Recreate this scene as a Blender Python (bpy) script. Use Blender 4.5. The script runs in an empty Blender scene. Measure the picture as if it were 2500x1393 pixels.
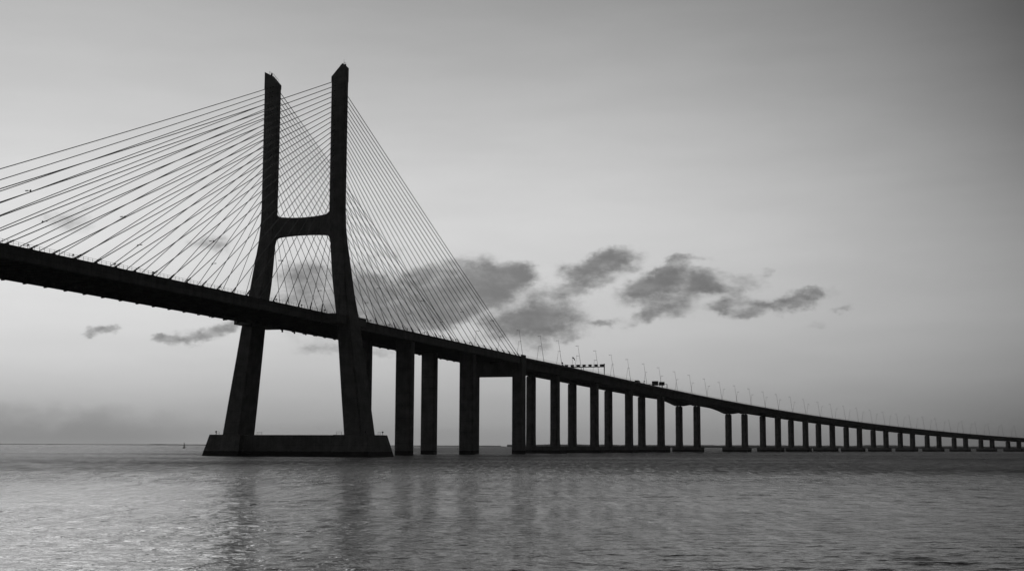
import bpy, math, random
from math import sin, cos, tan, radians, pi, atan, atan2, sqrt, exp
from mathutils import Vector, Matrix, noise
random.seed(7)
sc = bpy.context.scene
col = sc.collection

# ------------------------------------------------------------------ camera
W_SUN_AZ, W_SUN_EL = radians(-19.5), radians(19.0)
cam_d = bpy.data.cameras.new("Camera"); cam = bpy.data.objects.new("Camera", cam_d); col.objects.link(cam)
cam_d.sensor_fit = 'HORIZONTAL'; cam_d.sensor_width = 36.0; cam_d.lens = 3300.0 / 2500.0 * 36.0
cam_d.clip_start = 0.5; cam_d.clip_end = 60000
TH = atan((1088 - 696.5) / 3300.0)
cam.matrix_world = Matrix.Translation((0, 0, 3.9)) @ (Matrix.Rotation(pi / 2 + TH, 4, 'X') @ Matrix.Rotation(0.0045, 4, 'Z'))
sc.camera = cam

# ------------------------------------------------------------------ render settings
sc.view_settings.view_transform = 'Standard'; sc.view_settings.look = 'None'
sc.view_settings.exposure = 0.0; sc.view_settings.gamma = 1.0
sc.view_settings.use_curve_mapping = False
sc.cycles.max_bounces = 8

# ------------------------------------------------------------------ world: grey dusk sky with clouds
world = bpy.data.worlds.new("World"); sc.world = world; world.use_nodes = True
nt = world.node_tree; nt.nodes.clear(); N = nt.nodes; LK = nt.links

class G:
    """tiny node-graph helper"""
    def __init__(s, tree): s.t = tree
    def node(s, kind, **kw):
        n = s.t.nodes.new(kind)
        for k, v in kw.items(): setattr(n, k, v)
        return n
    def put(s, sock, v):
        if isinstance(v, bpy.types.NodeSocket): s.t.links.new(v, sock)
        elif v is not None: sock.default_value = v
    def m(s, op, a, b=None, c=None, clamp=False):
        n = s.node('ShaderNodeMath', operation=op, use_clamp=clamp)
        for i, v in enumerate((a, b, c)):
            if v is not None: s.put(n.inputs[i], v)
        return n.outputs[0]
    def mr(s, v, a, b, c, d, smooth=True):
        n = s.node('ShaderNodeMapRange', interpolation_type='SMOOTHSTEP' if smooth else 'LINEAR')
        s.put(n.inputs[0], v)
        for i, q in enumerate((a, b, c, d)): s.put(n.inputs[i + 1], q)
        return n.outputs[0]
    def mix(s, f, a, b):
        n = s.node('ShaderNodeMix', data_type='FLOAT')
        s.put(n.inputs[0], f); s.put(n.inputs[2], a); s.put(n.inputs[3], b)
        return n.outputs[0]
    def ramp(s, v, stops, interp='B_SPLINE'):
        n = s.node('ShaderNodeValToRGB'); s.put(n.inputs[0], v)
        cr = n.color_ramp; cr.interpolation = interp
        while len(cr.elements) > 1: cr.elements.remove(cr.elements[0])
        cr.elements[0].position = stops[0][0]; cr.elements[0].color = (stops[0][1],) * 3 + (1,)
        for p, c in stops[1:]:
            e = cr.elements.new(p); e.color = (c,) * 3 + (1,)
        return n.outputs[0]
    def noise(s, vec, scale, detail=4, rough=.5, dist=0.0):
        n = s.node('ShaderNodeTexNoise'); s.put(n.inputs['Vector'], vec)
        n.inputs['Scale'].default_value = scale; n.inputs['Detail'].default_value = detail
        n.inputs['Roughness'].default_value = rough; n.inputs['Distortion'].default_value = dist
        return n
    def vec(s, x, y, z):
        n = s.node('ShaderNodeCombineXYZ')
        for i, v in enumerate((x, y, z)): s.put(n.inputs[i], v)
        return n.outputs[0]

def lin(v):  # sRGB 0..255 grey -> linear
    v /= 255.0
    return v / 12.92 if v <= .04045 else ((v + .055) / 1.055) ** 2.4

g = G(nt)
tc = g.node('ShaderNodeTexCoord')
sep = g.node('ShaderNodeSeparateXYZ'); LK.new(tc.outputs['Generated'], sep.inputs[0])
dx, dy, dz = sep.outputs
az = g.m('ARCTAN2', dx, dy)
el = g.m('ARCSINE', dz)
# three vertical profiles (west, centre, east of the view), blended round the horizon
T = g.mr(el, 0.0, 1.2, 0.0, 1.0, smooth=False)
def prof(stops): return g.ramp(T, [(max(0, e) / 1.2, lin(c)) for e, c in stops], 'CARDINAL' if False else 'LINEAR')
left = prof([(0, 176), (.004, 164), (.012, 158), (.03, 180), (.055, 203), (.09, 213), (.14, 215), (.18, 208), (.22, 192), (.26, 180), (.305, 168), (.4, 166), (.7, 135), (1.2, 90)])
mid  = prof([(0, 154), (.012, 162), (.03, 168), (.056, 184), (.09, 198), (.15, 206), (.19, 201), (.23, 188), (.28, 168), (.326, 150), (.42, 135), (.7, 105), (1.2, 80)])
right = prof([(0, 90), (.012, 104), (.03, 122), (.055, 138), (.09, 150), (.14, 146), (.2, 126), (.25, 108), (.306, 88), (.4, 80), (.7, 75), (1.2, 70)])
f1 = g.mr(az, -0.45, 0.02, 0.0, 1.0, smooth=False)
f2 = g.mr(az, 0.02, 0.37, 0.0, 1.0, smooth=False)
f2 = g.m('POWER', f2, 1.7)
base = g.mix(f2, g.mix(f1, left, mid), right)
# the sky opposite the low sun is dim
ca = g.m('COSINE', g.m('SUBTRACT', az, W_SUN_AZ))
back = g.mr(ca, -0.2, 0.75, 0.10, 1.0)
base = g.m('MULTIPLY', base, back)
# clouds
wn = g.noise(g.vec(g.m('MULTIPLY', az, 1.0), g.m('MULTIPLY', el, 1.6), 0.0), 34.0, 6, .58)
wsep = g.node('ShaderNodeSeparateColor'); LK.new(wn.outputs['Color'], wsep.inputs[0])
wn2 = g.noise(g.vec(az, g.m('MULTIPLY', el, 1.4), 3.7), 120.0, 5, .62)
w2 = g.node('ShaderNodeSeparateColor'); LK.new(wn2.outputs['Color'], w2.inputs[0])
def warp(c, a, a2, k):
    return g.m('ADD', g.m('ADD', c, g.m('MULTIPLY', g.m('SUBTRACT', wsep.outputs[k], .5), a)), g.m('MULTIPLY', g.m('SUBTRACT', w2.outputs[k], .5), a2))
P2 = g.vec(warp(az, .034, .012, 0), warp(el, .016, .008, 1), 0.0)
CLOUDS = [(-0.0214,0.1199,0.0320,0.0158,0,1.00),(-0.0502,0.1061,0.0456,0.0127,18,0.95),(0.0015,0.1255,0.0147,0.0085,0,0.90),(-0.0864,0.0936,0.0332,0.0091,25,0.75),(-0.1531,0.1246,0.0185,0.0103,0,0.60),(-0.1302,0.1019,0.0315,0.0145,10,0.70),(-0.1079,0.1159,0.0115,0.0121,0,0.80),(-0.0731,0.1194,0.0182,0.0067,25,0.50),(0.0184,0.0944,0.0335,0.0108,3,1.00),(-0.0075,0.0882,0.0167,0.0067,0,0.70),(0.0579,0.1322,0.0228,0.0079,14,0.95),(0.0777,0.1364,0.0146,0.0067,-10,0.75),(0.0381,0.1156,0.0244,0.0061,18,0.60),(0.1034,0.1169,0.0241,0.0097,18,1.00),(0.1365,0.1190,0.0165,0.0085,15,1.00),(0.1559,0.1145,0.0164,0.0042,-5,0.70),(0.1002,0.0973,0.0145,0.0073,32,0.65),(0.2102,0.1050,0.0215,0.0060,14,0.72),(0.2255,0.1109,0.0052,0.0039,0,0.60),(0.1808,0.1004,0.0150,0.0046,15,0.62),(0.1557,0.1013,0.0083,0.0048,0,0.50),(-0.2963,0.0802,0.0095,0.0036,3,0.75),(-0.2239,0.0800,0.0289,0.0048,14,0.70),(-0.2467,0.0748,0.0114,0.0030,5,0.45),(-0.3201,0.1544,0.0171,0.0079,0,0.32),(-0.3082,0.1680,0.0098,0.0042,30,0.25),(-0.2200,0.1428,0.0134,0.0061,0,0.55),(0.0427,0.0808,0.0097,0.0036,0,0.45),(0.0154,0.0741,0.0152,0.0073,0,0.40),(0.2420,0.1000,0.0080,0.0021,0,0.35),(0.1857,0.1254,0.0053,0.0027,30,0.35),(0.0700,0.0914,0.0115,0.0030,-5,0.50),(-0.0965,0.0678,0.0102,0.0045,0,0.35),(-0.1415,0.0712,0.0208,0.0036,5,0.30),(0.1247,0.1383,0.0072,0.0027,5,0.30),(0.1397,0.1369,0.0090,0.0018,0,0.25),(0.2215,0.0900,0.0075,0.0030,0,0.20),(0.1243,0.1032,0.0150,0.0091,0,0.42),(0.162,0.1035,0.013,0.005,10,0.5),
 
 (-0.16,0.109,0.05,0.020,12,.35),(-0.045,0.098,0.055,0.010,22,.6),(0.06,0.120,0.03,0.006,25,.4),(0.135,0.104,0.04,0.006,10,.2),(-0.09,0.106,0.06,0.016,22,.6),(0.165,0.122,0.022,0.005,-12,.35),(0.09,0.142,0.014,0.004,-8,.35),(0.118,0.129,0.018,0.006,35,.5),(0.012,0.082,0.05,0.006,4,.35),(-0.125,0.128,0.02,0.006,20,.3),(-0.095,0.14,0.02,0.005,25,.22)]
dens = None
for (ca_, ce, ra, re, rot, amp) in CLOUDS:
    mp = g.node('ShaderNodeMapping', vector_type='TEXTURE'); LK.new(P2, mp.inputs['Vector'])
    mp.inputs['Location'].default_value = (ca_, ce, 0); mp.inputs['Rotation'].default_value = (0, 0, radians(rot))
    mp.inputs['Scale'].default_value = (ra * 1.38, re * 1.42, 1)
    ln = g.node('ShaderNodeVectorMath', operation='LENGTH'); LK.new(mp.outputs[0], ln.inputs[0])
    q = g.mr(ln.outputs['Value'], 0.2, 1.2, amp ** .8, 0.0)
    dens = q if dens is None else g.m('ADD', dens, g.m('MULTIPLY', q, g.m('SUBTRACT', 1.0, dens)))   # union of densities
tex = g.noise(g.vec(az, g.m('MULTIPLY', el, 1.9), 9.0), 48.0, 7, .62)
dens = g.m('ADD', dens, g.m('MULTIPLY', g.m('SUBTRACT', tex.outputs[0], .52), g.m('MULTIPLY', g.m('SQRT', g.m('MAXIMUM', g.m('MULTIPLY', dens, g.m('SUBTRACT', 1.25, dens)), 0.0)), 1.8)))
cover = g.mr(dens, 0.05, 0.98, 0.0, 1.0)
cloud_l = g.m('MULTIPLY', base, g.mr(tex.outputs[0], .35, .65, .30, .22))
skyc = g.mix(g.m('MULTIPLY', cover, .93), base, cloud_l)
# low mist bank over the river to the left
bk = g.m('MULTIPLY', g.mr(az, -0.30, -0.19, 1.0, 0.0), g.mr(g.m('ADD', el, g.m('MULTIPLY', g.m('SUBTRACT', wsep.outputs[2], .5), .045)), .008, .030, 1.0, 0.0))
skyc = g.m('MULTIPLY', skyc, g.m('SUBTRACT', 1.0, g.m('MULTIPLY', bk, .26)))
# thin high streaks, very faint
st = g.noise(g.vec(az, g.m('MULTIPLY', el, 5.0), 1.0), 9.0, 5, .55)
skyc = g.m('MULTIPLY', skyc, g.mr(st.outputs[0], .3, .7, .975, 1.025))
# physical sky, desaturated, adds the smooth scattering under it
sky = g.node('ShaderNodeTexSky', sky_type='NISHITA')
sky.sun_disc = False; sky.sun_elevation = W_SUN_EL; sky.sun_rotation = W_SUN_AZ; sky.air_density = 1.4; sky.dust_density = 3.0
bw = g.node('ShaderNodeRGBToBW'); LK.new(sky.outputs[0], bw.inputs[0])
STR = 0.1
tot = g.m('ADD', g.m('MULTIPLY', skyc, 1.0 / STR), g.m('MULTIPLY', bw.outputs[0], .02))
bg = g.node('ShaderNodeBackground'); LK.new(tot, bg.inputs[0]); bg.inputs[1].default_value = STR
wo = g.node('ShaderNodeOutputWorld'); LK.new(bg.outputs[0], wo.inputs[0])

# ------------------------------------------------------------------ sun (low, veiled)
sun_d = bpy.data.lights.new("Sun", 'SUN'); sun_d.energy = 0.12; sun_d.angle = radians(15); sun_d.color = (1, 1, 1)
sun = bpy.data.objects.new("Sun", sun_d); col.objects.link(sun)
sdir = Vector((sin(W_SUN_AZ) * cos(W_SUN_EL), cos(W_SUN_AZ) * cos(W_SUN_EL), sin(W_SUN_EL)))
sun.rotation_euler = sdir.to_track_quat('Z', 'Y').to_euler()

# ------------------------------------------------------------------ helpers
class MB:
    def __init__(s): s.v = []; s.f = []
    def add(s, vs, fs):
        o = len(s.v); s.v += [tuple(p) for p in vs]; s.f += [tuple(i + o for i in f) for f in fs]; return s
    def hexa(s, p):          # 8 points: bottom ring then top ring
        return s.add(p, [(3, 2, 1, 0), (4, 5, 6, 7), (0, 1, 5, 4), (1, 2, 6, 5), (2, 3, 7, 6), (3, 0, 4, 7)])
    def box(s, c, e, X=Vector((1, 0, 0)), Y=Vector((0, 1, 0)), Z=Vector((0, 0, 1))):
        c = Vector(c); pts = []
        for z in (-1, 1):
            for (a, b) in ((-1, -1), (1, -1), (1, 1), (-1, 1)):
                pts.append(c + X * e[0] / 2 * a + Y * e[1] / 2 * b + Z * e[2] / 2 * z)
        return s.hexa(pts)
    def tube(s, a, b, r, r2=None, n=8, caps=True):
        a = Vector(a); b = Vector(b); r2 = r if r2 is None else r2
        d = (b - a).normalized(); q = d.to_track_quat('Z', 'Y'); vs = []
        for (p, rr) in ((a, r), (b, r2)):
            for k in range(n): vs.append(p + q @ Vector((cos(2 * pi * k / n) * rr, sin(2 * pi * k / n) * rr, 0)))
        fs = [(k, (k + 1) % n, n + (k + 1) % n, n + k) for k in range(n)]
        if caps: fs += [tuple(range(n - 1, -1, -1)), tuple(range(n, 2 * n))]
        return s.add(vs, fs)
    def path(s, pts, radii, n=8):
        vs = []; fs = []; m = len(pts)
        for i, p in enumerate(pts):
            a = Vector(pts[max(0, i - 1)]); b = Vector(pts[min(m - 1, i + 1)])
            q = (b - a).normalized().to_track_quat('Z', 'Y'); r = radii[i] if hasattr(radii, '__len__') else radii
            for k in range(n): vs.append(Vector(p) + q @ Vector((cos(2 * pi * k / n) * r, sin(2 * pi * k / n) * r, 0)))
        for i in range(m - 1):
            for k in range(n): fs.append((i * n + k, i * n + (k + 1) % n, (i + 1) * n + (k + 1) % n, (i + 1) * n + k))
        fs += [tuple(range(n - 1, -1, -1)), tuple(range((m - 1) * n, m * n))]
        return s.add(vs, fs)
    def lathe(s, c, prof, n=12):
        c = Vector(c); vs = []; fs = []
        for (r, z) in prof:
            for k in range(n): vs.append(c + Vector((cos(2 * pi * k / n) * r, sin(2 * pi * k / n) * r, z)))
        m = len(prof)
        for i in range(m - 1):
            for k in range(n): fs.append((i * n + k, i * n + (k + 1) % n, (i + 1) * n + (k + 1) % n, (i + 1) * n + k))
        fs += [tuple(range(n - 1, -1, -1)), tuple(range((m - 1) * n, m * n))]
        return s.add(vs, fs)
    def loft(s, rings, close=True, caps=True):   # rings: lists of equal length
        n = len(rings[0]); vs = [p for r in rings for p in r]; fs = []
        for i in range(len(rings) - 1):
            for k in range(n if close else n - 1):
                fs.append((i * n + k, i * n + (k + 1) % n, (i + 1) * n + (k + 1) % n, (i + 1) * n + k))
        if caps: fs += [tuple(range(n - 1, -1, -1)), tuple(range((len(rings) - 1) * n, len(rings) * n))]
        return s.add(vs, fs)
    def build(s, name, mat, parent=None, loc=None, smooth=False):
        me = bpy.data.meshes.new(name)
        o_ = Vector(loc) if loc is not None else Vector((0, 0, 0))
        if parent is not None and loc is None: o_ = Vector(parent.get('_base', (0, 0, 0)))
        me.from_pydata([tuple(Vector(p) - o_) for p in s.v], [], s.f); me.update()
        import bmesh
        bm = bmesh.new(); bm.from_mesh(me); bmesh.ops.recalc_face_normals(bm, faces=bm.faces); bm.to_mesh(me); bm.free()
        if smooth:
            for p in me.polygons: p.use_smooth = True
        me.materials.append(mat)
        o = bpy.data.objects.new(name, me); col.objects.link(o)
        if parent is not None:
            o.parent = parent
            if loc is not None: o.location = o_ - Vector(parent.get('_base', (0, 0, 0)))
        elif loc is not None: o.location = o_
        o['_base'] = tuple(o_)
        return o

def empty(name, loc, label, cat, group=None):
    o = bpy.data.objects.new(name, None); col.objects.link(o); o.location = loc; o['_base'] = tuple(loc)
    o.empty_display_size = 1.0
    o['label'] = label; o['category'] = cat
    if group: o['group'] = group
    return o
def copy_tree(o, parent=None):
    c = o.copy(); col.objects.link(c); c.parent = parent
    for ch in list(o.children): copy_tree(ch, c)
    return c

# ------------------------------------------------------------------ materials (a black-and-white world)
def mat_new(name):
    m = bpy.data.materials.new(name); m.use_nodes = True; t = m.node_tree; t.nodes.clear()
    b = t.nodes.new('ShaderNodeBsdfPrincipled'); o = t.nodes.new('ShaderNodeOutputMaterial'); t.links.new(b.outputs[0], o.inputs[0])
    return m, G(t), b, o
def grey(g_, v):
    n = g_.node('ShaderNodeCombineColor')
    for i in range(3): g_.put(n.inputs[i], v)
    return n.outputs[0]
def concrete(name, a, lift=2.6, algae=True):
    m, q, b, o = mat_new(name)
    geo = q.node('ShaderNodeNewGeometry'); sp = q.node('ShaderNodeSeparateXYZ'); q.put(sp.inputs[0], geo.outputs['Position'])
    n1 = q.noise(geo.outputs['Position'], .25, 5, .6); n2 = q.noise(geo.outputs['Position'], 2.0, 6, .65)
    stv = q.vec(q.m('MULTIPLY', sp.outputs[0], 1.1), q.m('MULTIPLY', sp.outputs[1], 1.1), q.m('MULTIPLY', sp.outputs[2], .04))
    n3 = q.noise(stv, 1.2, 5, .6)
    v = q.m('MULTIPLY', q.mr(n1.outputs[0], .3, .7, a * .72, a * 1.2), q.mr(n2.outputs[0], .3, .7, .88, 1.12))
    v = q.m('MULTIPLY', v, q.mr(n3.outputs[0], .35, .65, .84, 1.08))
    # formwork lift joints
    fr = q.m('FRACT', q.m('DIVIDE', sp.outputs[2], lift))
    jn = q.m('GREATER_THAN', fr, .965)
    v = q.m('MULTIPLY', v, q.m('SUBTRACT', 1.0, q.m('MULTIPLY', jn, .3)))
    if algae:  # tide-stained band at the waterline
        zz = q.m('ADD', sp.outputs[2], q.m('MULTIPLY', q.m('SUBTRACT', n2.outputs[0], .5), .5))
        v = q.m('MULTIPLY', v, q.mr(zz, 1.55, 1.95, .12, 1.0))
    q.put(b.inputs['Base Color'], grey(q, v)); b.inputs['Roughness'].default_value = .8
    bp = q.node('ShaderNodeBump'); bp.inputs['Strength'].default_value = .35; bp.inputs['Distance'].default_value = .06
    q.put(bp.inputs['Height'], q.m('ADD', n2.outputs[0], q.m('MULTIPLY', jn, -1.0))); q.put(b.inputs['Normal'], bp.outputs[0])
    return m
def plain(name, v, rough=.6, metal=0.0, var=.25, scale=1.5):
    m, q, b, o = mat_new(name)
    geo = q.node('ShaderNodeNewGeometry'); n1 = q.noise(geo.outputs['Position'], scale, 4, .6)
    q.put(b.inputs['Base Color'], grey(q, q.mr(n1.outputs[0], .3, .7, v * (1 - var), v * (1 + var))))
    b.inputs['Roughness'].default_value = rough; b.inputs['Metallic'].default_value = metal
    return m
M_PYL = concrete('pylon_concrete', .2, 4.0)
M_PIER = concrete('pier_concrete', .18, 5.0)
M_DECK = concrete('deck_concrete', .16, 50.0, False)
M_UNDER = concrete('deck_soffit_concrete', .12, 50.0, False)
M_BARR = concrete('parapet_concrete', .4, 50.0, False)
M_BRK = concrete('bracket_concrete', .24, 50.0, False)
M_CAP = concrete('pile_cap_concrete', .18, 6.0)
M_CABLE = plain('cable_sheath', .16, .45)
M_STEEL = plain('galvanised_steel', .22, .5, .3)
M_DARK = plain('dark_paint', .05, .5)
M_ASPH = plain('asphalt', .05, .9)
M_LINE = plain('road_paint', .7, .7)
M_SIGN = plain('sign_back', .06, .5)
M_GLASS = plain('dark_glass', .03, .1)
M_RUB = plain('tyre_rubber', .03, .9)
M_CAR = plain('car_paint', .08, .35)
M_BUOY = plain('buoy_paint', .10, .5)
M_SOCK = plain('windsock_cloth', .12, .9)

# ------------------------------------------------------------------ alignment
PHI = 0.33466
U = Vector((-sin(PHI), -cos(PHI), 0)); V = Vector((cos(PHI), -sin(PHI), 0)); Z = Vector((0, 0, 1))
C0 = Vector((-62.885, 477.946, 0)) - V * 13.5          # pylon centre on the water
def ztop(s): return 49.66 + .00618 * s - 8e-6 * s * s      # top of deck edge, s>0 towards mid-span
def PT(s, t, z): return C0 + U * s + V * t + Z * z
# approach viaduct path: S metres from the pylon, curving to the east
K1, K2, K3 = 0.188792, 0.441204, -0.238924
ZC = (48.2612, -6.4929, -37.256, 17.399)
DS = 2.0
_px = [C0.x + V.x * 13.5 - U.x * 206]; _py = [C0.y + V.y * 13.5 - U.y * 206]
def head(S):
    t = (S - 206) / 1000.0
    return PHI + K1 * t + K2 * t * t + K3 * t ** 3
for i in range(900):
    a = head(206 + DS * i); _px.append(_px[-1] + sin(a) * DS); _py.append(_py[-1] + cos(a) * DS)
def VP(S, off, z):      # off: metres inward from the near lamp line
    k = (S - 206) / DS; i = int(max(0, min(len(_px) - 2, k))); f = k - i; a = head(S)
    return Vector((_px[i] + (_px[i + 1] - _px[i]) * f - off * cos(a), _py[i] + (_py[i + 1] - _py[i]) * f + off * sin(a), z))
def vz(S):
    t = (S - 206) / 1000.0
    z = ZC[0] + ZC[1] * t + ZC[2] * t * t + ZC[3] * t ** 3
    w = max(0.0, 1 - (S - 206) / 60.0)                      # ease into the cable-stayed deck
    return z * (1 - w) + (ztop(-206) + (S - 206) * -.011) * w
def vdir(S): a = head(S); return Vector((sin(a), cos(a), 0)), Vector((cos(a), -sin(a), 0))

# ================================================================== THE CABLE-STAYED BRIDGE
bridge = empty('stay_cable_bridge', C0, 'dark cable-stayed bridge with an H-shaped pylon and fans of stays', 'bridge')

# deck
HALF = 14.3
SDK0, SDK1 = -205.2, 330.0
st_ = [SDK0 + (SDK1 - SDK0) * i / 160 for i in range(161)]
mb = MB(); rings = []
for s in st_:
    z = ztop(s)
    sec = [(-HALF, 0), (-HALF, -3.35), (-HALF + 1.5, -3.35), (-HALF + 1.7, -.55), (HALF - 1.7, -.55), (HALF - 1.5, -3.35), (HALF, -3.35), (HALF, -.42), (HALF + .12, -.38), (HALF + .12, 0),
           (HALF - .5, 0), (HALF - .5, -.15), (-HALF + .5, -.15), (-HALF + .5, 0)]
    rings.append([PT(s, t, z + q) for t, q in sec])
mb.loft(rings)
deck = mb.build('deck', M_DECK, bridge); deck['label'] = 'long dark deck slab between its two edge girders'
# transverse floor beams under the slab
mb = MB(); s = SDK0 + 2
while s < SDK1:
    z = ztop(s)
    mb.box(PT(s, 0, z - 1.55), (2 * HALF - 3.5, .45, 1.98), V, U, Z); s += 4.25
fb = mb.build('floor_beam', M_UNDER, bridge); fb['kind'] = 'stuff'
mb = MB(); rings = []
for s in st_: rings.append([PT(s, t, ztop(s) + q) for t, q in ((-HALF + .6, -.146), (HALF - .6, -.146), (HALF - .6, -.09), (-HALF + .6, -.09))])
mb.loft(rings).build('road_surface', M_ASPH, bridge)
for t in (-12.6, -1.2, 1.2, 12.6):
    MB().loft([[PT(s, t + a, ztop(s) + q) for a, q in ((-.1, -.088), (.1, -.088), (.1, -.084), (-.1, -.084))] for s in st_]).build('lane_marking', M_LINE, bridge)
# edge railings
def railing(pos, s0, s1, step, hgt, name, parent, mat=M_STEEL, r=.045, rails=2):
    mb = MB(); s = s0; prev = None
    while s <= s1:
        p = pos(s); mb.box(p + Z * hgt / 2, (r * 1.6, r * 1.6, hgt))
        if prev is not None:
            for k in range(rails):
                h = hgt * (1 - .5 * k); a = prev + Z * h; b = p + Z * h
                mb.tube(a, b, r * .62, n=4, caps=False)
        prev = p; s += step
    return mb.build(name, mat, parent)
railing(lambda s: PT(s, HALF - .15, ztop(s)), -204, 300, 1.9, 1.05, 'railing', bridge)
railing(lambda s: PT(s, -HALF + .15, ztop(s)), -204, 300, 1.9, 1.05, 'railing', bridge)

# pylon
pyl = bpy.data.objects.new('pylon', None); col.objects.link(pyl); pyl.parent = bridge; pyl['_base'] = tuple(C0)
PROF = [(7.2, 20.6, 27.5, 11.4), (20.3, 19.1, 25.6, 10.4), (34.6, 17.7, 23.3, 9.8), (45.5, 16.6, 21.7, 9.2), (57, 14.6, 19.6, 7.5), (62, 13.75, 18.9, 6.4), (66.5, 13.1, 18.4, 5.5), (72.5, 12.35, 17.6, 4.5), (77, 11.85, 17.05, 3.7), (81, 11.35, 16.75, 3.1), (85, 11.1, 16.6, 2.8), (89, 11.0, 16.5, 2.7), (110, 10.95, 16.5, 2.7), (134.5, 10.9, 16.5, 2.7)]
for sg in (1, -1):
    mb = MB(); rings = []
    for (z, a, b, d) in PROF:
        c = .28 if z > 60 else .5
        sec = [(a + c, -d / 2), (b - c, -d / 2), (b, -d / 2 + c), (b, d / 2 - c), (b - c, d / 2), (a + c, d / 2), (a, d / 2 - c), (a, -d / 2 + c)]
        rings.append([PT(s_, sg * t_, z) for t_, s_ in sec])
    # slanted crown
    top = {10.9: 136.3, 16.5: 139.9}
    def crown(t):
        if sg < 0: return 135.6 + (t - 10.9) * 1.125 if t < 14.1 else 139.2 + (t - 14.1) * .54
        return 136.3 + (t - 10.9) / (15.2 - 10.9) * 4.7 if t <= 15.2 else 141.0 - (t - 15.2) / 1.3 * 1.3
    mb.loft(rings, caps=False)
    a, b, d = 10.9, 16.5, 2.7; c = .28
    o = len(mb.v) - 8
    low = [mb.v[o + k] for k in range(8)]
    # crown as an extrusion along s of the profile (t,z)
    pf = [(a, 134.4), (a, 136.4), (15.2, 141.0), (b, 139.7), (b, 134.4)] if sg > 0 else [(a, 134.0), (a, 135.6), (14.1, 139.2), (b, 140.5), (b, 134.0)]
    mb.loft([[PT(s_, sg * t_, z_) for t_, z_ in pf] for s_ in (-d / 2, d / 2)])
    # shallow groove ribs where the stays enter, front and back
    leg = mb.build('leg', M_PYL, pyl)
    leg['label'] = 'nearer pylon leg standing in front of the deck' if sg > 0 else 'farther pylon leg standing behind the deck'
    # small handrails and antenna on the crown
    mb = MB()
    tt = 11.6
    for k in range(7):
        t_ = 11.9 + k * .62; z_ = crown(t_)
        mb.tube(PT(-.6, sg * t_, z_ - .1), PT(-.6, sg * t_, z_ + 1.1), .05, n=5)
        if k: mb.tube(PT(-.6, sg * (t_ - .62), crown(t_ - .62) + 1.05), PT(-.6, sg * t_, z_ + 1.05), .04, n=4)
    if sg > 0:
        mb.tube(PT(0, 15.2, 140.6), PT(0, 15.2, 142.9), .06, .03, n=5)
        mb.box(PT(.2, 15.9, 140.5), (.5, .5, .7))
    mb.box(PT(.2, sg * 14.2, crown(14.2) + .3), (.6, .5, .9))
    mb.build('crown_rail', M_DARK, leg)
# crossbeam joining the legs above the road
mb = MB(); nseg = 32; rt = []
for i in range(nseg + 1):
    t = -11.9 + 23.8 * i / nseg; a = abs(t)
    zu = 85.3 + .9 * (a / 11) ** 2
    if a > 9.3: zu += 2.2 * (1 - sqrt(max(0, 1 - ((a - 9.3) / 2.2) ** 2))) if a < 11.4 else 2.6
    zl = 79.1 - .6 * (a / 11) ** 2
    if a > 9.6: zl -= 2.4 * (1 - sqrt(max(0, 1 - ((a - 9.6) / 2.3) ** 2))) if a < 11.8 else 3.0
    d = 2.5
    rt.append([PT(-d / 2, t, zl), PT(d / 2, t, zl), PT(d / 2, t, zu), PT(-d / 2, t, zu)])
mb.loft(rt).build('crossbeam', M_PYL, pyl)
# deck-level bracket slabs round each leg
for sg in (1, -1):
    for (s0, s1) in ((4.3, 11.6), (-11.8, -4.3)):
        mb = MB()
        z0, z1 = 46.2, 49.2
        mb.hexa([PT(s_, sg * t_, z_) for z_ in (z0, z1) for (s_, t_) in ((s0, 14.45), (s1, 14.45), (s1, 20.3), (s0, 20.3))])
        mb.build('deck_bracket', M_BRK, pyl)
# footing: two battered pedestals joined by a wall
mb = MB()
def frustum(mb, t0, t1, sb, st, z0, z1, ti=0, to=0):
    mb.hexa([PT(-sb, t0, z0), PT(-sb, t1, z0), PT(sb, t1, z0), PT(sb, t0, z0), PT(-st, t0 + ti, z1), PT(-st, t1 - to, z1), PT(st, t1 - to, z1), PT(st, t0 + ti, z1)])
ft = MB()
frustum(ft, 18.2, 33.6, 10.6, 8.8, -3, 7.5, .0, 3.0)
ft.build('footing', M_PYL, pyl)
ft = MB(); frustum(ft, -33.6, -18.2, 10.6, 8.8, -3, 7.5, 3.0, 0); ft.build('footing', M_PYL, pyl)
ft = MB(); frustum(ft, -18.2, 18.2, 7.4, 7.0, -3, 7.42); ft.build('footing_wall', M_PYL, pyl)
for (t, s) in ((29.4, 6.8), (-29.2, 6.8), (29.4, -7.5), (-29.2, -7.5)):
    mb = MB(); mb.tube(PT(s, t, 7.5), PT(s, t, 8.2), .09, n=6); mb.lathe(PT(s, t, 8.2), [(.1, 0), (.3, .15), (.3, .5), (.1, .65)], 8)
    mb.build('marker_light', M_DARK, pyl)
for (ta, tb) in ((18.4, 20.4), (27.9, 29.0), (-20.4, -18.4), (-29.0, -27.9)):
    for s in (-6.8, 6.8):
        mb = MB()
        for t in (ta, tb): mb.tube(PT(s, t, 7.4), PT(s, t, 8.6), .05, n=5)
        mb.tube(PT(s, ta, 8.55), PT(s, tb, 8.55), .045, n=5); mb.tube(PT(s, ta, 8.0), PT(s, tb, 8.0), .035, n=5)
        mb.build('safety_rail', M_STEEL, pyl)

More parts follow.
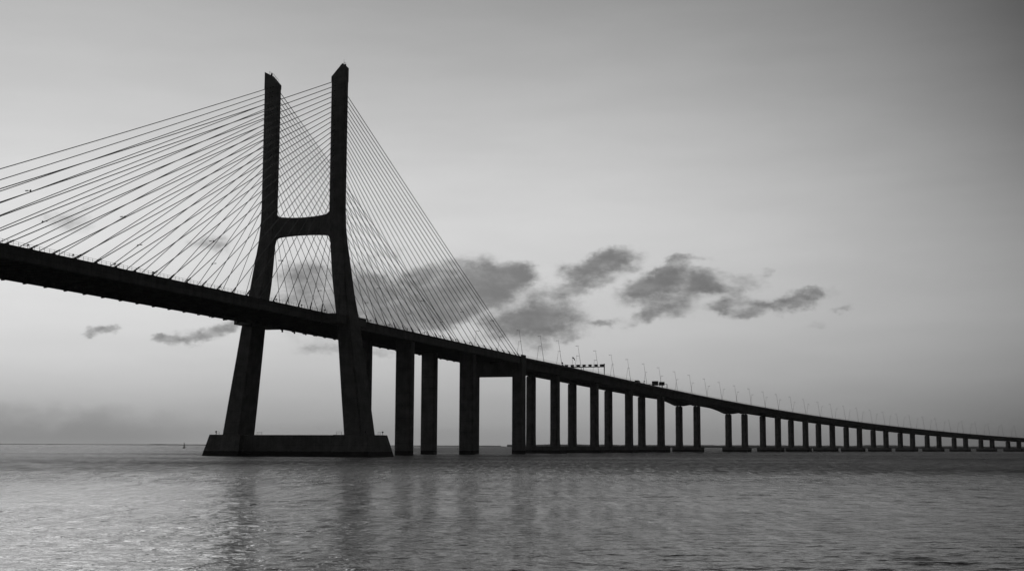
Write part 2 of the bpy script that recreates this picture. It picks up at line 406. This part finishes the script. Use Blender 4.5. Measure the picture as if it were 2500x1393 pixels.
# stay cables: four fans of 24
ANCH = [134.6, 132.8, 131.0, 129.2, 127.4, 125.6, 123.8, 122.0, 120.3, 118.4, 116.6, 114.8, 112.9, 111.0, 109.2, 107.3, 105.2, 102.7, 100.1, 97.5, 94.5, 91.4, 88.0, 84.3]
PITCH = 8.5
def deck_s(k, side):   # k = 0 is the longest stay
    j = 23 - k
    s = PITCH * (1.2 + j)
    if side < 0 and k == 0: s = PITCH * (1.2 + 22) + 5.0
    return s * side
for side in (1, -1):
    for sg in (1, -1):
        for k in range(24):
            zt_ = ANCH[k]; sD = deck_s(k, side)
            tt = 12.6 + (.7 if zt_ < 95 else 0)
            A = PT(side * (1.42 if zt_ > 86 else 1.7), sg * tt, zt_); B = PT(sD, sg * 13.5, ztop(sD) + .35)
            L = (A - B).length; pts = []
            nn = 12
            for i in range(nn + 1):
                f = i / nn; p = A.lerp(B, f); p.z -= 4 * f * (1 - f) * L * L * 1.1e-5; pts.append(p)
            r = .095 + .035 * (L / 220)
            cb = MB().path(pts, r, 6).build('stay_cable', M_CABLE, bridge, smooth=True)
            d = (A - B).normalized()
            am = MB(); am.tube(B - d * 3.9, B + d * 2.6, .24, .2, n=8); am.box(B - d * .1 + Z * -.25, (.7, 1.1, .5), V, U, Z)
            am.tube(B - d * 4.9, B - d * 3.8, .34, .34, n=8)
            am.build('anchor_socket', M_DARK, cb)
            uz = ztop(sD) - 3.35; so = sD + side * (.6 + .12 * (23 - k))
            nb = MB(); nb.hexa([PT(so - side * .3, sg * (13.5 + e), uz - .25) for e in (-.4, .4)] + [PT(so + side * .4, sg * (13.5 + e), uz - .42) for e in (.4, -.4)] + [PT(so - side * .8, sg * (13.5 + e), uz + .1) for e in (-.4, .4)] + [PT(so + side * .55, sg * (13.5 + e), uz + .1) for e in (.4, -.4)])
            nb.build('anchor_block', M_DECK, cb)
# side-span piers
def column(mb, cs, ct, a, b, z0, z1, ch=.45):
    rings = []
    for z in (z0, z1):
        rings.append([PT(cs + y_, ct + x_, z) for x_, y_ in ((-a / 2 + ch, -b / 2), (a / 2 - ch, -b / 2), (a / 2, -b / 2 + ch), (a / 2, b / 2 - ch), (a / 2 - ch, b / 2), (-a / 2 + ch, b / 2), (-a / 2, b / 2 - ch), (-a / 2, -b / 2 + ch))])
    mb.loft(rings)
for s in (-72.0, -142.8):
    pr = bpy.data.objects.new('pier', None); col.objects.link(pr); pr.parent = bridge; pr['_base'] = tuple(C0)
    for sg in (1, -1):
        mb = MB(); column(mb, s, sg * 9.4, 6.6, 4.6, -3, ztop(s) - 2.5)
        mb.build('column', M_PIER, pr)
pr = bpy.data.objects.new('pier', None); col.objects.link(pr); pr.parent = bridge; pr['_base'] = tuple(C0); pr['label'] = 'end pier whose outer faces rise just above the deck'
for sg in (1, -1):
    mb = MB(); column(mb, -206.2, sg * 12.05, 4.6, 6.4, -3, ztop(-206) - .62, .2)
    mb.box(PT(-206.2, sg * 14.55, (ztop(-206) + 2 - 3) / 2), (.55, 6.2, ztop(-206) + 3.6 - .8), V, U, Z)
    mb.build('column', M_PIER, pr)
mb = MB(); mb.box(PT(-206.2, 0, 41.5), (19.4, 6.0, 6.6), V, U, Z); mb.build('crossbeam', M_PIER, pr)

# ================================================================== THE APPROACH VIADUCT
VB = VP(600, 13.2, 0)
via = empty('approach_viaduct', VB, 'long dark curving viaduct on paired columns, descending to the right of the tall bridge', 'viaduct')
PIERS = [280.5, 353.4, 424.0, 494.0, 577.5, 693.4, 776.8, 846.5, 915.2, 985.0, 1053.5, 1122.9, 1192.6, 1263.4, 1335.1, 1409.1, 1480.0, 1551.0, 1622.0]
SEND = 1640.0
def depth(S):
    d = 4.9 if S < 500 else (4.9 - .65 * min(1, (S - 500) / 60))
    for p in (577.5, 693.4):
        x = abs(S - p)
        r = 41.0
        if x < r: d = max(d, 4.25 + 3.2 * (1 - x / r) ** 1.7 if x > 3 else 4.25 + 3.2 * (1 - 3 / r) ** 1.7)
    return d
ss = [206.0 + (SEND - 206.0) * i / 360 for i in range(361)]
mb = MB(); rings = []
for S in ss:
    z = vz(S); sec = [(-.35, -.05), (-.35, -.95), (.0, -1.0), (2.6, -1.45), (24.0, -1.45), (26.5, -1.0), (26.85, -.95), (26.85, -.05), (26.3, -.05), (26.3, -.75), (.2, -.75), (.2, -.05)]
    rings.append([VP(S, o_, z + q) for o_, q in sec])
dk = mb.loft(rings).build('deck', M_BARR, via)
for oc in (6.2, 20.2):
    mb = MB(); rings = []
    for S in ss:
        z = vz(S); d = depth(S)
        rings.append([VP(S, oc + o_, z + q) for o_, q in ((-3.9, -1.4), (-3.1, -d), (3.1, -d), (3.9, -1.4))])
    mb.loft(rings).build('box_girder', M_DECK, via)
mb = MB(); rings = []
for S in ss: rings.append([VP(S, o_, vz(S) + q) for o_, q in ((.3, -.746), (26.2, -.746), (26.2, -.70), (.3, -.70))])
mb.loft(rings).build('road_surface', M_ASPH, via)
railing(lambda S: VP(S, -.1, vz(S) - .06), 207, 1200, 2.0, 1.0, 'railing', via, rails=1)
railing(lambda S: VP(S, 26.6, vz(S) - .06), 207, 900, 2.0, 1.0, 'railing', via, rails=1)
for i, S in enumerate(PIERS):
    D_, R_ = vdir(S)
    pr = bpy.data.objects.new('pier', None); col.objects.link(pr); pr.parent = via; pr['_base'] = tuple(VB)
    zb = vz(S) - depth(S)
    for oc in (6.2, 20.2):
        c = VP(S, oc, 0); a, b, ch = 4.1, 6.0, .7
        rings = []
        for z, k in ((3.0, 1.06), (10.0, 1.0), (zb - 1.6, 1.0), (zb - .45, .94)):
            if z < 10.0 and z > 3.1: continue
            rings.append([c + R_ * x_ * k + D_ * y_ * k + Z * z for x_, y_ in ((-a / 2 + ch, -b / 2), (a / 2 - ch, -b / 2), (a / 2, -b / 2 + ch), (a / 2, b / 2 - ch), (a / 2 - ch, b / 2), (-a / 2 + ch, b / 2), (-a / 2, b / 2 - ch), (-a / 2, -b / 2 + ch))])
        if zb - 1.6 < 10.5: del rings[1]
        cl = MB().loft(rings).build('column', M_PIER, pr)
        bm_ = MB()
        for x_ in (-1.1, 1.1): bm_.box(c + R_ * x_ + Z * (zb - .22), (.9, 1.6, .44), R_, D_, Z)
        bm_.build('bearing', M_DARK, cl)
    mb = MB(); mb.box(VP(S, 13.2, .5), (24.0 if S < 560 else 22.2, 11.0 if S < 560 else 9.0, 6.6 if S < 560 else 6.4), R_, D_, Z)
    rnd = random.Random(i)
    for k in range(26):      # upstand bars and fender posts along the cap edge
        o_ = -10.7 + 21.4 * rnd.random(); mb.box(VP(S, 13.2 + o_, 0) + D_ * (4.2 * rnd.choice((-1, 1))) + Z * (3.75 + rnd.random() * .3), (.25, .25, .8))
    mb.build('pile_cap', M_CAP, pr)

# ------------------------------------------------------------------ street lamps on the viaduct
ORD = ['first', 'second', 'third', 'fourth', 'fifth', 'sixth', 'seventh', 'eighth', 'ninth', 'tenth', 'eleventh', 'twelfth', 'thirteenth', 'fourteenth', 'fifteenth', 'sixteenth', 'seventeenth', 'eighteenth', 'nineteenth', 'twentieth']
def ordn(i):
    if i < 20: return ORD[i]
    tens = {2: 'twenty', 3: 'thirty', 4: 'forty'}; t, u = divmod(i + 1, 10)
    return {2: 'twentieth', 3: 'thirtieth', 4: 'fortieth'}[t] if u == 0 else tens[t] + '-' + ORD[u - 1]
def make_lamp():
    # built along +x = inward over the road
    e = empty('street_lamp', (0, 0, 0), '', 'street lamp')
    lean = .148
    mb = MB(); mb.tube((0, 0, -.7), (0, 0, .1), .24, .2); mb.path([(lean * z, 0, z) for z in (0, 4, 8, 12, 14.0)], [.12, .10, .08, .065, .045], 8)
    mb.build('pole', M_STEEL, e, loc=(0, 0, 0))
    mb = MB(); x = lean * 13.4
    mb.path([(x - .5, 0, 13.45), (x, 0, 13.4), (x + .7, 0, 13.55)], [.04, .06, .05], 6); mb.build('arm', M_STEEL, e, loc=(0, 0, 0))
    mb = MB(); mb.box((x + 1.0, 0, 13.55), (.8, .3, .16)); mb.box((x + 1.0, 0, 13.44), (.6, .25, .06)); hd = mb.build('lamp_head', M_STEEL, e, loc=(0, 0, 0))
    return e
lamp0 = make_lamp(); used = [False]
def place_lamp(S, off, inward, label, group):
    o = lamp0 if not used[0] else copy_tree(lamp0); used[0] = True
    p = VP(S, off, vz(S) - .05); a = head(S)
    # inward direction: -R for near side, +R for far side
    ang = atan2(sin(a), -cos(a)) if inward > 0 else atan2(-sin(a), cos(a))
    o.location = p; o.rotation_euler = (0, 0, ang); o['label'] = label; o['group'] = group
NEAR_L = [208.5, 242.4, 273.5, 309.1, 342.8, 374.1, 408.2, 443.5, 477.1, 513.5, 548.0, 583.9, 620.0, 657.8, 693.6, 728.8, 762.8, 797.8, 832.1, 868.4, 901.0, 934.9, 968.5, 1004.3, 1037.3, 1072.7, 1105.9, 1141.4, 1174.9, 1211.2, 1245.2, 1281.5, 1316.1, 1353.8, 1389.4]
FAR_L = [207.5, 241.9, 272.3, 305.6, 340.3, 374.3, 408.9, 444.1, 477.3, 514.9, 550.0, 584.8, 620.9, 658.5, 694.6, 727.8, 762.8, 797.9, 830.9, 866.7, 900.9, 935.4, 971.5, 1005.9, 1039.0, 1074.1, 1108.9, 1144.7, 1178.3, 1214.3, 1249.6, 1285.4, 1320.5, 1357.0, 1394.9, 1432.3]
for i, S in enumerate(NEAR_L):
    place_lamp(S, 0.0, 1, 'thin left-leaning lamp post, %s along the near parapet right of the end pier' % ordn(i), 'street lamps along the viaduct')
for i, S in enumerate(FAR_L):
    place_lamp(S, 26.5, -1, 'thin right-leaning lamp post, %s along the far parapet right of the last stays' % ordn(i), 'street lamps along the viaduct')

# ------------------------------------------------------------------ lamps clipped to the stays, 14 m above the road
def stay_point(side, sg, s_target, hgt=14.2):
    best = None
    for k in range(24):
        zt_ = ANCH[k]; sD = deck_s(k, side); A = PT(side * 1.42, sg * 12.6, zt_); B = PT(sD, sg * 13.5, ztop(sD) + .35)
        f = (ztop(sD) + hgt - B.z) / (A.z - B.z); p = B.lerp(A, f); s_ = (p - C0).dot(U)
        if best is None or abs(s_ - s_target) < best[0]: best = (abs(s_ - s_target), p)
    return best[1]
cl0 = None
def cable_lamp(p, inward, label):
    global cl0
    if cl0 is None:
        cl0 = empty('cable_lamp', (0, 0, 0), '', 'lamp')
        mb = MB(); mb.path([(-.5, 0, -.1), (.1, 0, 0), (.75, 0, .12)], [.04, .06, .05], 6); mb.tube((0, 0, -.3), (0, 0, .3), .17, n=8); mb.build('clamp_arm', M_DARK, cl0, loc=(0, 0, 0))
        mb = MB(); mb.box((1.1, 0, .14), (.8, .3, .16)); mb.box((1.1, 0, .04), (.6, .25, .06)); mb.build('lamp_head', M_DARK, cl0, loc=(0, 0, 0))
        o = cl0
    else: o = copy_tree(cl0)
    ang = atan2(-V.y, -V.x) if inward > 0 else atan2(V.y, V.x)
    o.location = p; o.rotation_euler = (0, 0, ang); o['label'] = label; o['group'] = 'lamps clipped to the stays'
for side, nm in ((1, 'left'), (-1, 'right')):
    for sg, row in ((1, 'near'), (-1, 'far')):
        for i, s in enumerate((39, 82, 126.5, 164)):
            cable_lamp(stay_point(side, sg, s * side), sg, 'small lamp clipped to the %s stays %s of the pylon, %s one out' % (row, nm, ORD[i]))
# floodlights on the deck edge aiming up the stays
fl0 = None
for side, nm in ((1, 'left'), (-1, 'right')):
    ss_ = [9.4, 26.3, 43.7, 61.0, 78.1, 95.7, 113.0, 130.5, 148, 165.2] if side > 0 else [28.3, 45.4, 62.8, 80.1, 97.4, 115.1, 132.4, 150.6, 168.0, 185.6]
    for i, s in enumerate(ss_):
        if fl0 is None:
            fl0 = empty('floodlight', (0, 0, 0), '', 'floodlight')
            mb = MB(); mb.tube((-2.2, 0, .35), (0, 0, .55), .05, n=5); mb.tube((0, 0, -.3), (0, 0, .6), .06, n=5); mb.build('bracket', M_STEEL, fl0, loc=(0, 0, 0))
            mb = MB(); mb.box((0.1, 0, .8), (.32, .36, .3), Vector((.8, 0, .6)), Vector((0, 1, 0)), Vector((-.6, 0, .8))); mb.build('lamp_head', M_DARK, fl0, loc=(0, 0, 0)); o = fl0
        else: o = copy_tree(fl0)
        d = -U
        o.location = PT(s * side, HALF - .1, ztop(s * side) + .1); o.rotation_euler = (0, 0, atan2(d.y, d.x))
        o['label'] = 'small floodlight on the near deck edge, %s one %s of the pylon' % (ORD[i], nm); o['group'] = 'floodlights along the deck edge'

# ------------------------------------------------------------------ signs, vehicles on the viaduct
def vframe(S): D_, R_ = vdir(S); return D_, -R_      # along the road, inward (away from camera)
S = 354.0; D_, I_ = vframe(S); zr = vz(S) - .05
gb = VP(S, 0, zr); gan = empty('lane_signal_gantry', gb, 'wide gantry spanning the road with a row of seven small lane signal boxes', 'gantry')
for off, w in ((.1, .75), (13.3, .35), (26.4, .7)):
    mb = MB()
    p = VP(S, off, 0); top = zr + (6.7 if off != 13.3 else 5.0)
    mb.hexa([p + D_ * a * w * k + I_ * b * w * k * .5 + Z * z_ for z_, k in ((zr - .6, .55), (top, 1.0)) for a, b in ((-.6, -.6), (.6, -.6), (.6, .6), (-.6, .6))])
    mb.build('post', M_DARK, gan)
mb = MB(); mb.box(VP(S, 13.25, zr + 4.9), (26.2, .6, .5), I_, D_, Z); mb.box(VP(S, 13.25, zr + 6.1), (26.2, .14, .12), I_, D_, Z); mb.build('beam', M_DARK, gan)
for k in range(7):
    off = 1.6 + k * 3.75
    mb = MB(); mb.box(VP(S, off, zr + 5.75), (1.9 if k not in (0, 4) else 2.3, .5, 1.1), I_, D_, Z); mb.box(VP(S, off, zr + 6.37), (2.1, .9, .1), I_, D_, Z)
    mb.build('signal_box', M_SIGN, gan)
S = 489.3; D_, I_ = vframe(S); zr = vz(S) - .05
sg_ = empty('direction_sign', VP(S, 0, zr), 'two big dark rectangular sign panels on a low frame over the near lanes', 'road sign')
for off in (.1, 3.3, 13.2):
    mb = MB(); mb.box(VP(S, off, zr + 1.2), (.35, .35, 3.9), I_, D_, Z); mb.build('post', M_DARK, sg_)
mb = MB(); mb.box(VP(S, 6.65, zr + 3.05), (13.4, .25, .25), I_, D_, Z); mb.build('beam', M_DARK, sg_)
for off, w, hh, zc_ in ((8.7, 4.6, 3.1, 3.75), (3.9, 4.1, 2.45, 3.45)):
    mb = MB(); mb.box(VP(S, off, zr + zc_), (w, .14, hh), I_, D_, Z)
    for q in range(5): mb.box(VP(S, off - w / 2 + w * (q + .5) / 5, zr + zc_) - D_ * .12, (.1, .1, hh * .96), I_, D_, Z)
    mb.build('sign_panel', M_SIGN, sg_)
def disc_sign(S, off, zc_, r, label):
    D_, I_ = vframe(S); zr = vz(S) - .05; e = empty('round_sign', VP(S, off, zr), label, 'road sign')
    MB().tube(VP(S, off, zr - .2), VP(S, off, zr + zc_), .06, n=6).build('post', M_DARK, e)
    MB().tube(VP(S, off, zr + zc_) - D_ * .14, VP(S, off, zr + zc_) - D_ * .08, r, n=18).build('sign_plate', M_SIGN, e)
disc_sign(438.5, .15, 1.6, .42, 'small round sign on a thin post between the van and the big sign panels')
disc_sign(274.6, .15, 1.3, .52, 'small round sign at the foot of the third near lamp post')
# windsock
S = 373.0; D_, I_ = vframe(S); zr = vz(S) - .05
ws = empty('windsock', VP(S, 26.9, zr), 'dark windsock drooping from its thin pole above the lane signal gantry', 'windsock')
MB().tube(VP(S, 26.9, zr - .5), VP(S, 26.9, zr + 12.6), .1, .07, n=6).build('pole', M_STEEL, ws)
mb = MB(); R_ = -I_
mb.path([VP(S, 26.9, zr + 12.4) + R_ * .1, VP(S, 26.9, zr + 12.2) + R_ * .7, VP(S, 26.9, zr + 11.5) + R_ * 1.3, VP(S, 26.9, zr + 10.6) + R_ * 1.6], [.45, .4, .32, .22], 10)
mb.build('sock', M_SOCK, ws)
# vehicles
def vehicle(name, S, off, L, Wd, prof, label, cat, wheels):
    D_, I_ = vframe(S); zr = vz(S) - .70; b0 = VP(S, off, zr); e = empty(name, b0, label, cat)
    mb = MB(); mb.loft([[b0 + I_ * w_ * Wd / 2 * (1 if z_ < 1.2 else .88) + D_ * (x_ * L) + Z * z_ for x_, z_ in prof] for w_ in (-1, 1)]); bd = mb.build('body', M_CAR, e)
    hi = max(z_ for _, z_ in prof)
    mb = MB(); mb.box(b0 + Z * (hi * .76), (Wd * .95, L * .42, hi * .22), I_, D_, Z); mb.build('side_window', M_GLASS, bd)
    for x_ in wheels:
        for w_ in (-1, 1):
            c = b0 + D_ * x_ * L + I_ * w_ * (Wd / 2 - .12) + Z * .34
            MB().tube(c - I_ * .12, c + I_ * .12, .34, n=14).build('wheel', M_RUB, e)
vehicle('van', 437.0, 4.2, 7.2, 2.3, [(-.5, .35), (.5, .35), (.5, 1.25), (.36, 1.45), (.22, 2.35), (.05, 2.75), (-.4, 2.8), (-.5, 2.5)], 'large dark van on the near lane left of the two big sign panels', 'van', (-.32, .33))
vehicle('car', 445.5, 3.2, 4.6, 1.85, [(-.5, .3), (.5, .3), (.5, .8), (.25, .98), (.08, 1.5), (-.25, 1.55), (-.42, 1.05), (-.5, .95)], 'low dark car just ahead of the large van', 'car', (-.31, .31))

# ------------------------------------------------------------------ buoy
bp_ = Vector((-360.5, 1500.0, 0))
by = empty('navigation_buoy', bp_, 'small dark navigation buoy floating left of the pylon near the horizon', 'buoy')
MB().lathe(bp_ + Z * -.6, [(.7, 0), (1.5, .4), (1.5, 1.5), (1.15, 1.8), (.3, 2.0)], 14).build('float', M_BUOY, by)
mb = MB()
for k in range(4):
    a = pi / 4 + k * pi / 2; mb.tube(bp_ + Vector((cos(a) * 1.0, sin(a) * 1.0, 1.2)), bp_ + Vector((cos(a) * .28, sin(a) * .28, 4.4)), .09, n=5)
mb.lathe(bp_ + Z * 2.2, [(.75, 0), (.6, 1.3), (.4, 2.1)], 8)
mb.build('lattice', M_BUOY, by)
mb = MB().lathe(bp_ + Z * 4.4, [(.35, 0), (.35, .4), (.1, .6), (.55, .8), (.05, 1.9)], 8); mb.build('top_mark', M_BUOY, by)

# ------------------------------------------------------------------ far shore
def shore(name, pts, mat, depth_=900):
    mb = MB(); rings = []
    for x, y, h in pts:
        rings.append([Vector((x, y, -2)), Vector((x, y, h * .6)), Vector((x, y + 60, h)), Vector((x * 1.1, y + depth_, h * .7)), Vector((x * 1.1, y + depth_, -2))])
    o = mb.loft(rings).build(name, mat); o['kind'] = 'structure'; return o
M_LAND = plain('far_woodland', .05, 1.0, 0, .3, .01)
pts = []; rr = random.Random(3)
x = -20.0
while x < 4200:
    h = 13.2 + 2.0 * noise.noise(Vector((x * .0021, 1.3, 0))) + 2.6 * noise.noise(Vector((x * .012, 4.1, 0))) + 1.8 * noise.noise(Vector((x * .05, 8, 0)))
    h *= min(1, .78 + (x + 20) / 1500)
    pts.append((x, 6500 + 200 * noise.noise(Vector((x * .001, 0, 5))), max(2.2, h + (2.5 if 1700 < x < 1900 else 0)))); x += 22
shore('far_shore', pts, M_LAND)
pts = []; x = -9000.0
while x < -60:
    h = 6.4 + 1.6 * noise.noise(Vector((x * .0025, 7.3, 0))) + 1.6 * noise.noise(Vector((x * .02, 2.1, 0)))
    pts.append((x, 9800, max(1.0, h * (1 if x > -2600 else .6)))); x += 35
shore('distant_shore', pts, M_LAND)

# ------------------------------------------------------------------ haze: thin river air round everything
hm = bpy.data.materials.new('haze_air'); hm.use_nodes = True; t_ = hm.node_tree; t_.nodes.clear()
pv = t_.nodes.new('ShaderNodeVolumePrincipled'); ho = t_.nodes.new('ShaderNodeOutputMaterial'); t_.links.new(pv.outputs[0], ho.inputs['Volume'])
pv.inputs['Color'].default_value = (.9, .9, .9, 1); pv.inputs['Density'].default_value = 3e-5; pv.inputs['Anisotropy'].default_value = .55
hz = MB().hexa([(-14000, -3000, -4), (14000, -3000, -4), (14000, 14000, -4), (-14000, 14000, -4), (-14000, -3000, 160), (14000, -3000, 160), (14000, 14000, 160), (-14000, 14000, 160)]).build('haze', hm)
hz['kind'] = 'stuff'

# ------------------------------------------------------------------ water
FAR_SLOPE = .5
M_WATER, q, b, o_ = mat_new('river_water')
geo = q.node('ShaderNodeNewGeometry'); pos = geo.outputs['Position']
sp = q.node('ShaderNodeSeparateXYZ'); q.put(sp.inputs[0], pos)
rad = q.m('SQRT', q.m('ADD', q.m('POWER', sp.outputs[0], 2.0), q.m('POWER', sp.outputs[1], 2.0)))
b.inputs['Base Color'].default_value = (.012, .012, .012, 1); b.inputs['IOR'].default_value = 1.333
def stretch(sx, sy, rot):
    mp = q.node('ShaderNodeMapping'); q.put(mp.inputs['Vector'], pos); mp.inputs['Rotation'].default_value = (0, 0, rot); mp.inputs['Scale'].default_value = (sx, sy, 1); return mp.outputs[0]
w1 = q.noise(stretch(1.0, 1.25, .12), 1.0, 4, .6, .2)        # chop down to hand-sized ripples
w3 = q.noise(stretch(.13, .20, .05), 1.0, 5, .6)              # longer waves
patch = q.noise(stretch(.0035, .012, .0), 1.0, 3, .55)        # gusts: calmer and rougher patches
grain = q.noise(stretch(1.1, .09, .03), 1.0, 6, .68)         # cat's paws: small rough and smooth streaks along the wind
amp = q.m('MULTIPLY', q.mr(patch.outputs[0], .35, .65, .7, 1.25), q.m('MULTIPLY', q.mr(grain.outputs[0], .30, .70, .25, 2.7, smooth=False), q.mr(rad, 90.0, 420.0, .5, 1.9)))
offshore = q.mr(rad, 60.0, 450.0, .6, 3.4)                    # the open river is choppier than the sheltered edge
hgt = q.m('ADD', q.m('MULTIPLY', w1.outputs[0], .26), q.m('MULTIPLY', w3.outputs[0], offshore))
bp = q.node('ShaderNodeBump'); bp.inputs['Distance'].default_value = 1.0; q.put(bp.inputs['Strength'], q.m('MULTIPLY', amp, 1.0)); q.put(bp.inputs['Height'], hgt)
# open-water facets: wave slopes given directly, so that they keep their steepness far out
fa = q.noise(stretch(.9, .9, .2), 1.0, 3, .6); fb = q.noise(stretch(1.0, .075, .04), 1.0, 5, .7)
def centred(n): 
    v_ = q.node('ShaderNodeVectorMath', operation='SUBTRACT'); q.put(v_.inputs[0], n.outputs['Color']); v_.inputs[1].default_value = (.5, .5, .5); return v_.outputs[0]
sm = q.node('ShaderNodeVectorMath', operation='ADD'); q.put(sm.inputs[0], centred(fa)); q.put(sm.inputs[1], centred(fb))
mk = q.node('ShaderNodeVectorMath', operation='MULTIPLY'); q.put(mk.inputs[0], sm.outputs[0]); mk.inputs[1].default_value = (.8, 1.0, 0)
sc_ = q.node('ShaderNodeVectorMath', operation='SCALE'); q.put(sc_.inputs[0], mk.outputs[0])
q.put(sc_.inputs['Scale'], q.m('MULTIPLY', q.m('ADD', q.mr(rad, 45.0, 150.0, .08, .5), q.mr(rad, 130.0, 300.0, 0.0, FAR_SLOPE)), q.mr(patch.outputs[0], .35, .65, .75, 1.2)))
ad = q.node('ShaderNodeVectorMath', operation='ADD'); q.put(ad.inputs[0], bp.outputs[0]); q.put(ad.inputs[1], sc_.outputs[0])
nm_ = q.node('ShaderNodeVectorMath', operation='NORMALIZE'); q.put(nm_.inputs[0], ad.outputs[0])
q.put(b.inputs['Normal'], nm_.outputs[0])
rg = q.m('MULTIPLY', q.mr(rad, 85.0, 290.0, .13, .46), q.mr(fb.outputs[0], .32, .68, .45, 1.5, smooth=False))
rg = q.m('MULTIPLY', rg, q.mr(sp.outputs[0], -270.0, -60.0, .68, 1.0))      # calmer towards the western bank
q.put(b.inputs['Roughness'], q.m('MULTIPLY', rg, q.mr(patch.outputs[0], .35, .65, .85, 1.12)))
b.distribution = 'GGX'
import numpy as np
rs = [3.0]
while rs[-1] < 36: rs.append(rs[-1] * 1.12)
while rs[-1] < 1300: rs.append(rs[-1] + max(.13, rs[-1] ** 2 / 5270 * .22))
while rs[-1] < 26000: rs.append(rs[-1] * 1.12)
az_ = list(np.radians(np.concatenate([np.linspace(-180, -25, 60)[:-1], np.linspace(-25, 25, 520), np.linspace(25, 180, 60)[1:]])))
rs = np.array(rs); az_ = np.array(az_)
RR, AA = np.meshgrid(rs, az_, indexing='ij'); X = RR * np.sin(AA); Y = RR * np.cos(AA)
dr = np.gradient(rs)[:, None] * np.ones_like(AA); cell = np.maximum(dr, .8 * RR * np.gradient(az_)[None, :])
gen = np.random.RandomState(5)
H = np.zeros_like(X)
patch_ = np.zeros_like(X)
for k in range(7):
    a = gen.uniform(-.9, .9); wl = gen.uniform(18, 90); patch_ += np.sin(2 * np.pi / wl * (X * np.sin(a) + Y * np.cos(a) * 1.0) + gen.uniform(0, 6.28))
patch_ = .75 + .35 * np.clip(patch_ / 2.6, -1.6, 1.6)
for k in range(110):
    wl = .38 * (8.5 ** (k / 109.0)); a = gen.normal(0.10, .75) if wl < 1.8 else gen.normal(0.10, .38)
    kk = 2 * np.pi / wl; slope = .0118 * (1.0 if wl < 1.6 else .85)
    ph = kk * (X * np.sin(a) + Y * np.cos(a)) + gen.uniform(0, 6.28)
    am_ = slope / kk; w = np.clip((wl / cell - 2.2) / 2.5, 0, 1)
    H += am_ * w * (np.sin(ph) + .22 * np.sin(2 * ph + 1.57)) * patch_
for k in range(60):
    wl = 4.0 * (12 ** (k / 59.0)); a = gen.normal(0.05, .7); kk = 2 * np.pi / wl
    w = np.clip((wl / cell - 2.2) / 2.5, 0, 1) * np.clip((RR - 14 * wl) / (18 * wl), 0, 1)
    H += .02 / kk * w * np.sin(kk * (X * np.sin(a) + Y * np.cos(a)) + gen.uniform(0, 6.28)) * patch_
H[RR > 1200] = 0
vs_ = np.stack([X, Y, H], -1).reshape(-1, 3)
nr, na = X.shape
ii = (np.arange(nr - 1)[:, None] * na + np.arange(na - 1)[None, :]).reshape(-1)
quads = np.stack([ii, ii + 1, ii + na + 1, ii + na], 1)[:, ::-1]
me = bpy.data.meshes.new('water')
me.vertices.add(len(vs_)); me.vertices.foreach_set('co', vs_.astype(np.float32).reshape(-1))
me.loops.add(len(quads) * 4); me.loops.foreach_set('vertex_index', quads.reshape(-1).astype(np.int32))
me.polygons.add(len(quads)); me.polygons.foreach_set('loop_start', np.arange(0, len(quads) * 4, 4, dtype=np.int32))
me.polygons.foreach_set('use_smooth', np.ones(len(quads), dtype=bool))
me.update(calc_edges=True); me.validate()
me.materials.append(M_WATER)
wtr = bpy.data.objects.new('water', me); col.objects.link(wtr); wtr['kind'] = 'structure'

for o in sc.objects:
    if '_base' in o: del o['_base']
